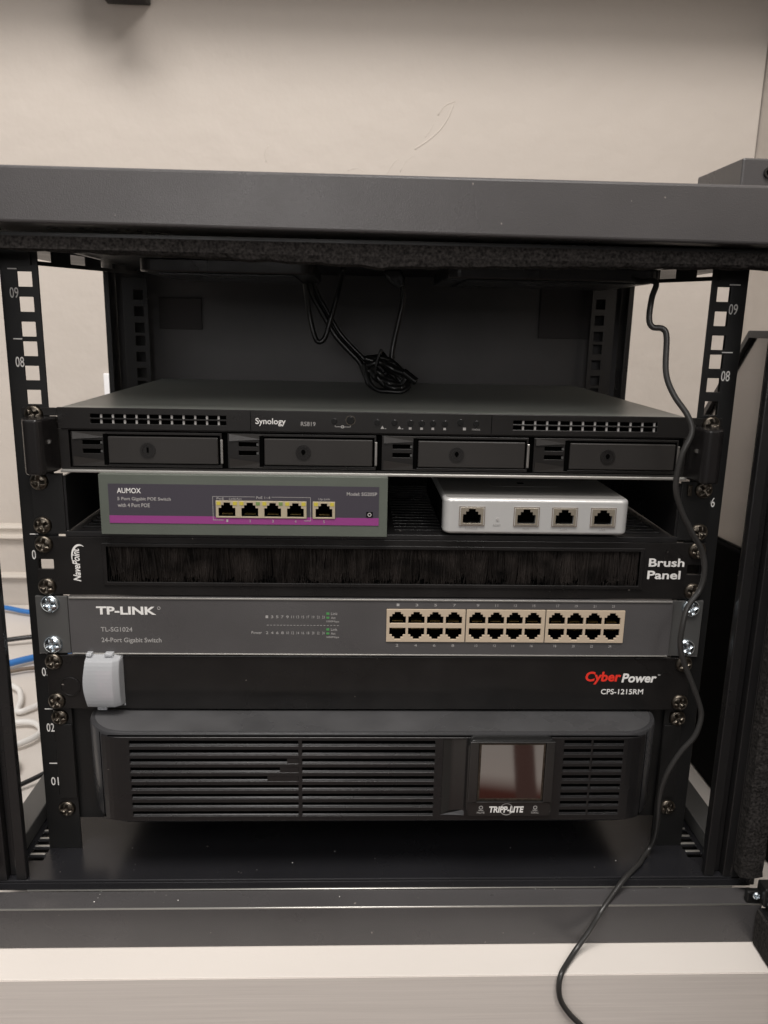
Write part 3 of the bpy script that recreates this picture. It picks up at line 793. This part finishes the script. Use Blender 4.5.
# ------------------------------------------------------------------ power strip (U3)
ps = thing('rack_power_strip', (0, 20, 90), 'black rack power strip with red and white lettering, below the grey switch', 'power strip')
obj('face_plate', bx(-236.9, 236.9, -3, -.6, 90.6, 132.8), 'panel', ps, bevel=.6)
obj('housing', bx(-214, 214, -.5, 60, 92, 131.5), 'panel', ps)
text(ps, 'lettering', 'Cyber', 158, 184.8, 111.4, 121.6, -3.02, 'red', bold=.30, shear=.1)
text(ps, 'lettering', 'Power', 185.4, 211.8, 112.9, 120.2, -3.02, 'white', bold=.30, shear=.15)
text(ps, 'lettering', 'TM', 212.3, 214.2, 118.6, 119.5, -3.02, 'white')
text(ps, 'lettering', 'CPS-1215RM', 170.6, 202.6, 103.4, 107.6, -3.02, 'white', bold=.12)
# frosted flip cover over the rocker
bm = B(); pv = None; N = 14
cz = []
for i in range(N+1):
    t = i/N; z = 93.6+t*41; bul = math.sin(math.pi*min(1, max(0, t)))**.22
    cz.append((z, -4-11*bul))
for i, (z, y) in enumerate(cz):
    q = [bm.verts.new(p) for p in ((-208.7+1.6*math.cos(math.pi*i/N)**2, -3.4, z), (-207.7+1.6*math.cos(math.pi*i/N)**2, y, z), (-186.7, y-.4, z), (-182.4, y+3, z), (-181.4, -3.4, z))]
    if pv:
        for k in range(4): bm.faces.new([pv[k], pv[k+1], q[k+1], q[k]])
    else: bm.faces.new(q)
    pv = q
bm.faces.new(pv[::-1])
cv = obj('switch_cover', bm, 'cover', ps, bevel=.8, angle=30)
bm = bx(-206, -202, -9, -3.2, 134.2, 136.4); box(bm, -193, -187, -9, -3.2, 134.2, 136.4); box(bm, -201, -194, -7, -3.2, 91.4, 94.0)
obj('cover_hinge', bm, 'cover', cv, bevel=.5)
obj('rocker_switch', bx(-200, -189, -7.5, -3.1, 101, 122), 'redrocker', ps, bevel=1)
obj('reset_cap', ring(cyl(B(), -220.5, 108.5, -3.6, -3.0, 6.5, 28), -220.5, 108.5, -3.9, -3.0, 6.5, 7.4), 'panel', ps, bevel=.2)
for s in (-1, 1):
    screw(ps, s*231, 128, -3); screw(ps, s*231, 97, -3)

# ------------------------------------------------------------------ UPS (U1-2)
up = thing('battery_backup', (0, 160, 0), 'black two-unit battery backup with louvred front and small display, lowest in the rack', 'battery backup')
def plan(x, off=0.0):
    ax = abs(x-2.5); X0, R = 180.0, 29.0
    if ax <= X0: return -34.0-off
    t = min(1, (ax-X0)/R); return -34.0-off+32*(1-math.sqrt(max(0, 1-t*t)))
XS = [-206.5]+[2.5-180-29*math.sin(math.radians(a)) for a in range(84, -1, -7)]
XS = sorted({round(x, 3) for x in XS if x > -206.5} | {-206.5})
XL = XS; XR = sorted(round(5-x, 3) for x in XS)
outline = [(x, plan(x)) for x in XL]+[(x, plan(x)) for x in XR]
def ups_shell(z0, z1, off=0):
    bm = B()
    poly = [(x, y-off*0) for x, y in outline]+[(211.5, 0), (-206.5, 0)]
    # loft with softened lower edge
    zs = [(z0, 6), (z0+1.2, 3.2), (z0+3.5, 1.2), (z0+7, 0), (z1-1.6, 0), (z1-.5, .5), (z1, 1.6)]
    pv = None
    for z, ins in zs:
        row = []
        for x, y in poly:
            cx = 2.5; f = 1-ins/209
            row.append(bm.verts.new((cx+(x-cx)*f, y+ins if y < -.5 else y, z)))
        if pv:
            for k in range(len(row)): bm.faces.new([pv[k], pv[(k+1) % len(row)], row[(k+1) % len(row)], row[k]])
        else: bm.faces.new(row[::-1])
        pv = row
    bm.faces.new(pv); return bm
sc_ = ups_shell(14.5, 88.4)
bezel = obj('bezel', sc_, 'bezel', up, smooth=True)
oc = 2.5
obj('top_sheen', prism(B(), [(oc+(x-oc)*.985, min(-3.5, y+2.2)) for x, y in outline]+[(208.5, 0), (-203.5, 0)], 'z', 88.42, 88.6), 'topskin', up)  # thin skin added to carry the painted sheen
md = bezel.modifiers.new('es', 'EDGE_SPLIT'); md.split_angle = math.radians(38)
obj('body', bx(-204, 209, .2, 290, 10, 87.5), 'panel', up, bevel=1)
obj('seam', bx(-206.9, -203.6, -8, -2, 52.8, 53.4), 'dark', up); obj('seam', bx(208.6, 211.9, -8, -2, 52.8, 53.4), 'dark', up)
for s in (-1, 1):
    a, b = sorted((s*207.5, s*238))
    obj('mounting_bracket', bx(*sorted((s*222.4, s*235.2)), -1.5, -.15, 16, 77), 'rail', up, bevel=.3); obj('mounting_bracket', bx(*sorted((s*205, s*229)), 4, 6, -4, 90), 'rail', up)
# front panel with louvre openings, following the curved plan
rows = [(24.0+k*6.95, 24.0+k*6.95+3.9) for k in range(9)]
hs = []
for z0, z1 in rows:
    hs.append((-171, -53, z0-.6, z1-.6)); hs.append((-50.2, 44, z0-.6, z1-.6))
    hs.append((136.6, 156, z0, z1)); hs.append((157.6, 179.6, z0, z1))
hs.append((50, 66, 24, 84.0))
cuts = [x for x in XL+XR if -191.5 < x < 196.5]
bm = plate(B(), 'y', -191.5, 196.5, 19.6, 85.6, 0, 3.0, hs, acuts=cuts, dissolve=False)
for v in bm.verts: v.co.y += plan(v.co.x, 1.6)
fp = obj('front_grille', bm, 'plastic', up, bevel=.9, seg=3)
bm = B()   # dark gap line round the grille
for x0, x1 in ((-193.3, -191.6), (196.6, 198.3)):
    ym = plan(x0 if x0 < 0 else x1, .35); box(bm, x0, x1, ym, ym+2.5, 19, 86.4)
box(bm, -186, 190, -34.3, -33.9, 85.7, 86.5)
obj('panel_gap', bm, 'dark', up)
bm = B() # angled vanes behind the openings
for z0, z1 in rows:
    for xa, xb, dz in ((-171, 44, -.6), (136.6, 179.6, 0)):
        v = [bm.verts.new(p) for p in ((xa, -34.7, z0+dz-.3), (xb, -34.7, z0+dz-.3), (xb, -34.15, z0+dz+.9), (xa, -34.15, z0+dz+.9))]
        bm.faces.new(v)
obj('vanes', bm, 'plastic', up)
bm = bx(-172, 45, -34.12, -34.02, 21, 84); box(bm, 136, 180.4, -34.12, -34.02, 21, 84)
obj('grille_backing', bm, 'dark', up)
bm = bx(-61, -53.1, -35.5, -34.5, 65.2, 69.0); box(bm, -66, -53.1, -35.5, -34.5, 58.2, 62.1); box(bm, -75, -53.1, -35.5, -34.5, 51.3, 55.1)
obj('louvre_infill', bm, 'plastic', fp)
bm = B(); pv = None
for i in range(13):
    t = i/12; x = 50+16*t; y = -35.5+1.35*math.sin(math.pi*min(1, t))
    q = [bm.verts.new((x, y, 24.2)), bm.verts.new((x, y, 84))]
    if pv: bm.faces.new([pv[0], q[0], q[1], pv[1]])
    pv = q
obj('finger_scoop', bm, 'gloss', up, smooth=True)
bm = B(); v = [bm.verts.new(p) for p in ((49.5, -35.65, 24.2), (66.5, -36.6, 24.2), (66.5, -35.3, 28), (58, -35.4, 26))]; bm.faces.new(v)
obj('scoop_ramp', bm, 'bezel', up)
dm = obj('display_module', prism(B(), rrect(67, 129.4, 25.8, 86.6, 5), 'y', -40.2, -33), 'gloss', up, bevel=1.1)
obj('display_glass', bx(76.2, 120.6, -40.75, -40.3, 40.4, 83.0), 'lcd', dm)
bm = plate(B(), 'y', 74.9, 121.8, 38.8, 84.0, -40.9, -40.25, [(76.3, 120.5, 40.5, 82.9)]); obj('display_rim', bm, 'bronze', dm)
obj('screen_bezel', plate(B(), 'y', 68.2, 128.6, 37.9, 85.8, -42.2, -40.3, [(74.4, 122.2, 38.4, 84.4)]), 'gloss', dm, bevel=.9, seg=3)
obj('button_strip', prism(B(), rrect(68.6, 128.0, 26.6, 37.4, 2.5), 'y', -40.8, -40.25), 'gloss', dm, bevel=.2)
obj('badge_ring', ring(B(), 96.6, 31.8, -40.86, -40.8, 4.3, 4.8, 28), 'greyprint', dm)
text(dm, 'lettering', 'TRIPP-LITE', 84, 109, 29.2, 34.2, -40.82, 'white', bold=.35, shear=.12)
for x in (78, 117.3):
    bm = text_bm(B(), 'MUTE' if x < 100 else 'SCROLL', x-2.7, x+2.7, 28.4, 29.8, -40.82)
    ring(bm, x, 33.2, -40.9, -40.8, 1.0, 1.5, 14); box(bm, x-1.8, x+1.8, -40.9, -40.8, 30.8, 31.2)
    obj('button_symbol', bm, 'greyprint', dm)

# ------------------------------------------------------------------ cords
CORD = [(150, 120, 409), (172, 80, 409), (183, 60, 408), (184, 30, 402.5), (184, 8, 402), (183, -4, 399), (178, -12, 390), (176, -16, 377), (178, -18, 371.5), (184, -20, 370.5), (186.5, -22, 365), (186, -28, 343), (191, -32, 329), (200, -36, 316), (203, -38, 305), (198, -38, 290), (197, -36, 270), (203, -34, 253), (213, -32, 237), (223, -30, 222), (226, -30, 208), (224, -30, 195), (216, -32, 183), (213, -34, 169), (213, -34, 156), (217, -34, 143), (225, -34, 126), (232, -34, 110), (234, -34, 100), (231, -34, 86), (223, -32, 72), (216, -30, 54), (214, -26, 33), (217, -20, 8), (219, -14, -9), (218, -10, -22), (211, -16, -26), (204, -25, -26.2), (190, -38, -27), (178, -48, -33), (166, -58.5, -40), (158, -62, -52), (148, -67, -63), (139, -76, -67), (132, -85.5, -68), (130.5, -88, -77), (133, -88, -88), (140, -88, -99), (150, -88, -110), (166, -88, -128), (190, -88, -170), (200, -88, -300)]
cd_ = obj('cord', tube(B(), CORD, 1.95, n=12), 'cordgrey', smooth=True)
tag(cd_, 'thin black cord trailing down the right side, over the desk edge', 'cord')
A = [(-60, 150, 415), (-60, 165, 405), (-57, 170, 381), (-53, 170, 362), (-49, 170, 354), (-43, 170, 357), (-38, 170, 373), (-32, 170, 394), (-27, 150, 415)]
o = obj('hanging_cord', tube(B(), A, 2.3, n=10), 'cord', smooth=True)
tag(o, 'thin black cord making a narrow U-shaped loop, leftmost under the ceiling', 'cord', 'cords hanging under the rack ceiling')
kn = thing('cord_bundle', (5, 165, 311), 'bundled black power cord resting on top of the storage server', 'cord bundle', 'cords hanging under the rack ceiling')
Bp = [(-59, 160, 413), (-55, 170, 396), (-45, 172, 378), (-34, 172, 360), (-22, 170, 347), (-12, 168, 337), (-7, 165, 326)]
obj('lead', tube(B(), Bp, 2.5, n=10), 'cord', kn, smooth=True)
obj('lead', tube(B(), [(x+4, y+2, z+2) for x, y, z in Bp], 1.8, n=10), 'cord', kn, smooth=True)
obj('lead', tube(B(), [(14, 165, 413), (21, 168, 405), (25, 170, 397), (24, 170, 384), (20, 170, 365), (17, 170, 350), (15, 168, 334), (10, 166, 326)], 2.4, n=10), 'cord', kn, smooth=True)
bm = B(); r2 = random.Random(5)
for k in range(18):
    j = lambda a: r2.uniform(-a*1.5, a*1.5)
    P = [(-9+j(2), 165+j(4), 340+j(3)), (2+j(2), 163+j(4), 343+j(2)), (14+j(3), 160+j(4), 336+j(3)), (28+j(3), 158+j(4), 325+j(3)), (27+j(2), 156+j(4), 316+j(2)),
         (14+j(2), 158+j(4), 319+j(3)), (2+j(2), 162+j(4), 328+j(3)), (-7+j(2), 165+j(4), 336+j(3))]
    P = [(12+(x-12)*.85, y, 327+(z-327)*.85-1) for x, y, z in P]
    tube(bm, P, 2.7, n=8, sub=5)
tube(bm, [(-6, 160, 330), (-3, 156, 320), (4, 153, 314), (14, 151, 313.2), (25, 150, 313.2), (31, 152, 318), (28, 156, 324)], 2.0, n=8)
tube(bm, [(-8, 162, 336), (-6, 158, 322), (1, 156, 315), (12, 155, 313.4), (26, 157, 313.4)], 2.0, n=8)
obj('coil', bm, 'cord', kn, smooth=True)
bm = B(); tube(bm, [(6, 150, 348), (2, 151, 334), (3, 155, 322), (10, 166, 322), (14, 172, 336), (8, 166, 346), (6, 150, 348)], 1.3, n=8)
obj('cable_tie', bm, 'gloss', kn, smooth=True)
bm = B(); tube(bm, [(26, 152, 330), (34, 149, 324), (37, 148, 322)], 3.6, n=10); obj('plug', bm, 'gloss', kn, smooth=True)
bm = prism(B(), [(8, 416), (8, 410), (15, 403), (21, 400), (25, 401), (26, 408), (22, 416)], 'y', 158, 170)
o = obj('cord_plug', bm, 'gloss', bevel=2); tag(o, 'moulded black plug just under the ceiling where the right cord begins', 'plug')

# ------------------------------------------------------------------ device on top of the cabinet, right
tp = thing('black_adapter_box', (240, 0, 453.5), 'dark grey box on top of the cabinet at the far right', 'electronics box')
bm = bx(215.5, 330, -40, 26, 453.7, 471.3)
obj('case', bm, 'fascia', tp, bevel=1.2)
obj('connector', ring(B(), 231.8, 463.2, -41.6, -40.1, 2.0, 3.2, 22), 'gloss', tp)
obj('connector_hole', cyl(B(), 231.8, 463.2, -41, -40.05, 1.9, 18), 'dark', tp)
obj('connector_pin', cyl(B(), 231.8, 463.2, -41.5, -40.1, .6, 10), 'gold', tp)

# ------------------------------------------------------------------ leaning side panel beyond the right rail
sp = thing('side_panel', (345, 180, -69.4), 'dark grey metal side panel standing on the desk beyond the right rail', 'metal panel')
pl = [(313-0, 94), (312, 240)]
bm = B()
def quadprism(bm, P, th):
    a = [bm.verts.new(p) for p in P]; b = [bm.verts.new((p[0]+th[0], p[1]+th[1], p[2]+th[2])) for p in P]
    bm.faces.new(a); bm.faces.new(b[::-1])
    for k in range(len(P)): bm.faces.new([a[k], a[(k+1) % len(P)], b[(k+1) % len(P)], b[k]])
quadprism(bm, [(345, 184.5, 368.5), (345, 289, 258.5), (345, 330, 205), (345, 330, -69), (345, 20, -69), (345, 20, 368.5)], (3, 0, 0))
obj('sheet', bm, 'panelgrey', sp)
obj('lower_lining', prism(B(), [(30, -68.5), (328, -68.5), (328, 120), (250, 168), (30, 178)], 'x', 338, 344.6), 'pad2', sp, bevel=2)  # black sheet covering the lower part of the panel
bm = B()
quadprism(bm, [(344.8, 184, 371), (344.8, 290, 259.5), (344.8, 285, 255), (344.8, 182, 364)], (-4, 0, 0))
quadprism(bm, [(344.8, 181.6, 364.4), (344.8, 183, 371), (344.8, 20, 371), (344.8, 20, 364.4)], (-4, 0, 0))
obj('folded_lip', bm, 'fascia', sp, bevel=.5)

# ------------------------------------------------------------------ things behind the left side
g = 'cables lying on the desk behind the rack'
def cable(name, pts, r, m, label, grp=g, flat=1.0):
    o = obj(name, tube(B(), pts, r, n=10, flat=flat), m, smooth=True); tag(o, label, 'cable', grp); return o
cable('network_cable', [(-800, 640, -64), (-640, 628, -60), (-552, 618, -60), (-500, 602, -62), (-400, 590, -65), (-250, 600, -65)], 3.6, 'blue', 'blue cable nearest the wall, the upper of two seen at left')
cable('network_cable', [(-560, 350, -64), (-500, 385, -62), (-462, 407, -61), (-431, 432, -61), (-380, 470, -64), (-300, 500, -65)], 4.4, 'blue', 'thicker blue cable below the black cable, at left of the rack')
cable('power_cable', [(-640, 470, -64), (-560, 482, -62), (-497, 486, -60), (-454, 496, -58), (-380, 520, -62), (-280, 540, -65)], 3.2, 'cord', 'black cable between the two blue cables at left')
cable('brown_cable', [(-560, 330, -65), (-470, 380, -64), (-425, 404, -63), (-380, 410, -65), (-300, 420, -66)], 2.6, 'brown', 'brown cable right below the thicker blue cable at left')
cable('power_cable', [(-420, 90, -66), (-360, 118, -66), (-325, 145, -62), (-295, 172, -56), (-270, 210, -58), (-255, 270, -66)], 2.4, 'cord', 'black cable low beside the left rail, nearest the front')
cable('white_cable', [(-470, 300, -66), (-440, 352, -62), (-415, 345, -62), (-400, 318, -63), (-390, 290, -64), (-360, 330, -64), (-330, 370, -65)], 3.4, 'whiteplastic', 'white flat cable crossing itself below the blue cables at left')
cable('white_cable', [(-430, 215, -66), (-395, 255, -62), (-365, 262, -62), (-348, 240, -62), (-362, 215, -62), (-400, 200, -66)], 3.4, 'whiteplastic', 'white cable loop between the crossing cable and the round puck')
pk = obj('white_puck', prism(B(), [(-372+30*math.cos(t*math.pi/16), 165+30*math.sin(t*math.pi/16)) for t in range(32)], 'z', -69.2, -52), 'whiteplastic', bevel=4, seg=3)
tag(pk, 'round white plastic device lying on the desk, left of the rack', 'device')
tb = thing('teal_bin', (520, 330, -69), 'teal plastic bin on the desk beyond the right edge of the rack', 'bin')
obj('tub', bx(455, 545, 250, 420, -69, 25), 'teal', tb, bevel=4)
obj('rim', plate(B(), 'z', 452, 548, 247, 423, 25.2, 30, [(458, 542, 253, 417)]), 'teal', tb, bevel=1)
# crumbs of dust on the base and tray
bm = B(); r4 = random.Random(11)
for k in range(30):
    on = k % 3
    if on == 0: c = (r4.uniform(-240, 240), r4.uniform(-54, -38), -36.7)
    elif on == 1: c = (r4.uniform(-230, 230), r4.uniform(-34, 0), -28.2)
    else: c = (r4.uniform(-230, 230), r4.uniform(-39, -37.4), -36.7)
    r = r4.uniform(.12, .42)
    bmesh.ops.create_icosphere(bm, subdivisions=1, radius=r, matrix=Matrix.Translation(c) @ Matrix.Diagonal((r4.uniform(.6, 1.8), 1, .6, 1)))
o = obj('dust', bm, 'whiteplastic'); tag(o, 'pale dust crumbs scattered on the base rail and floor of the rack', 'dust', kind='stuff')
for o in list(bpy.data.objects):
    if 'loc0' in o: del o['loc0']
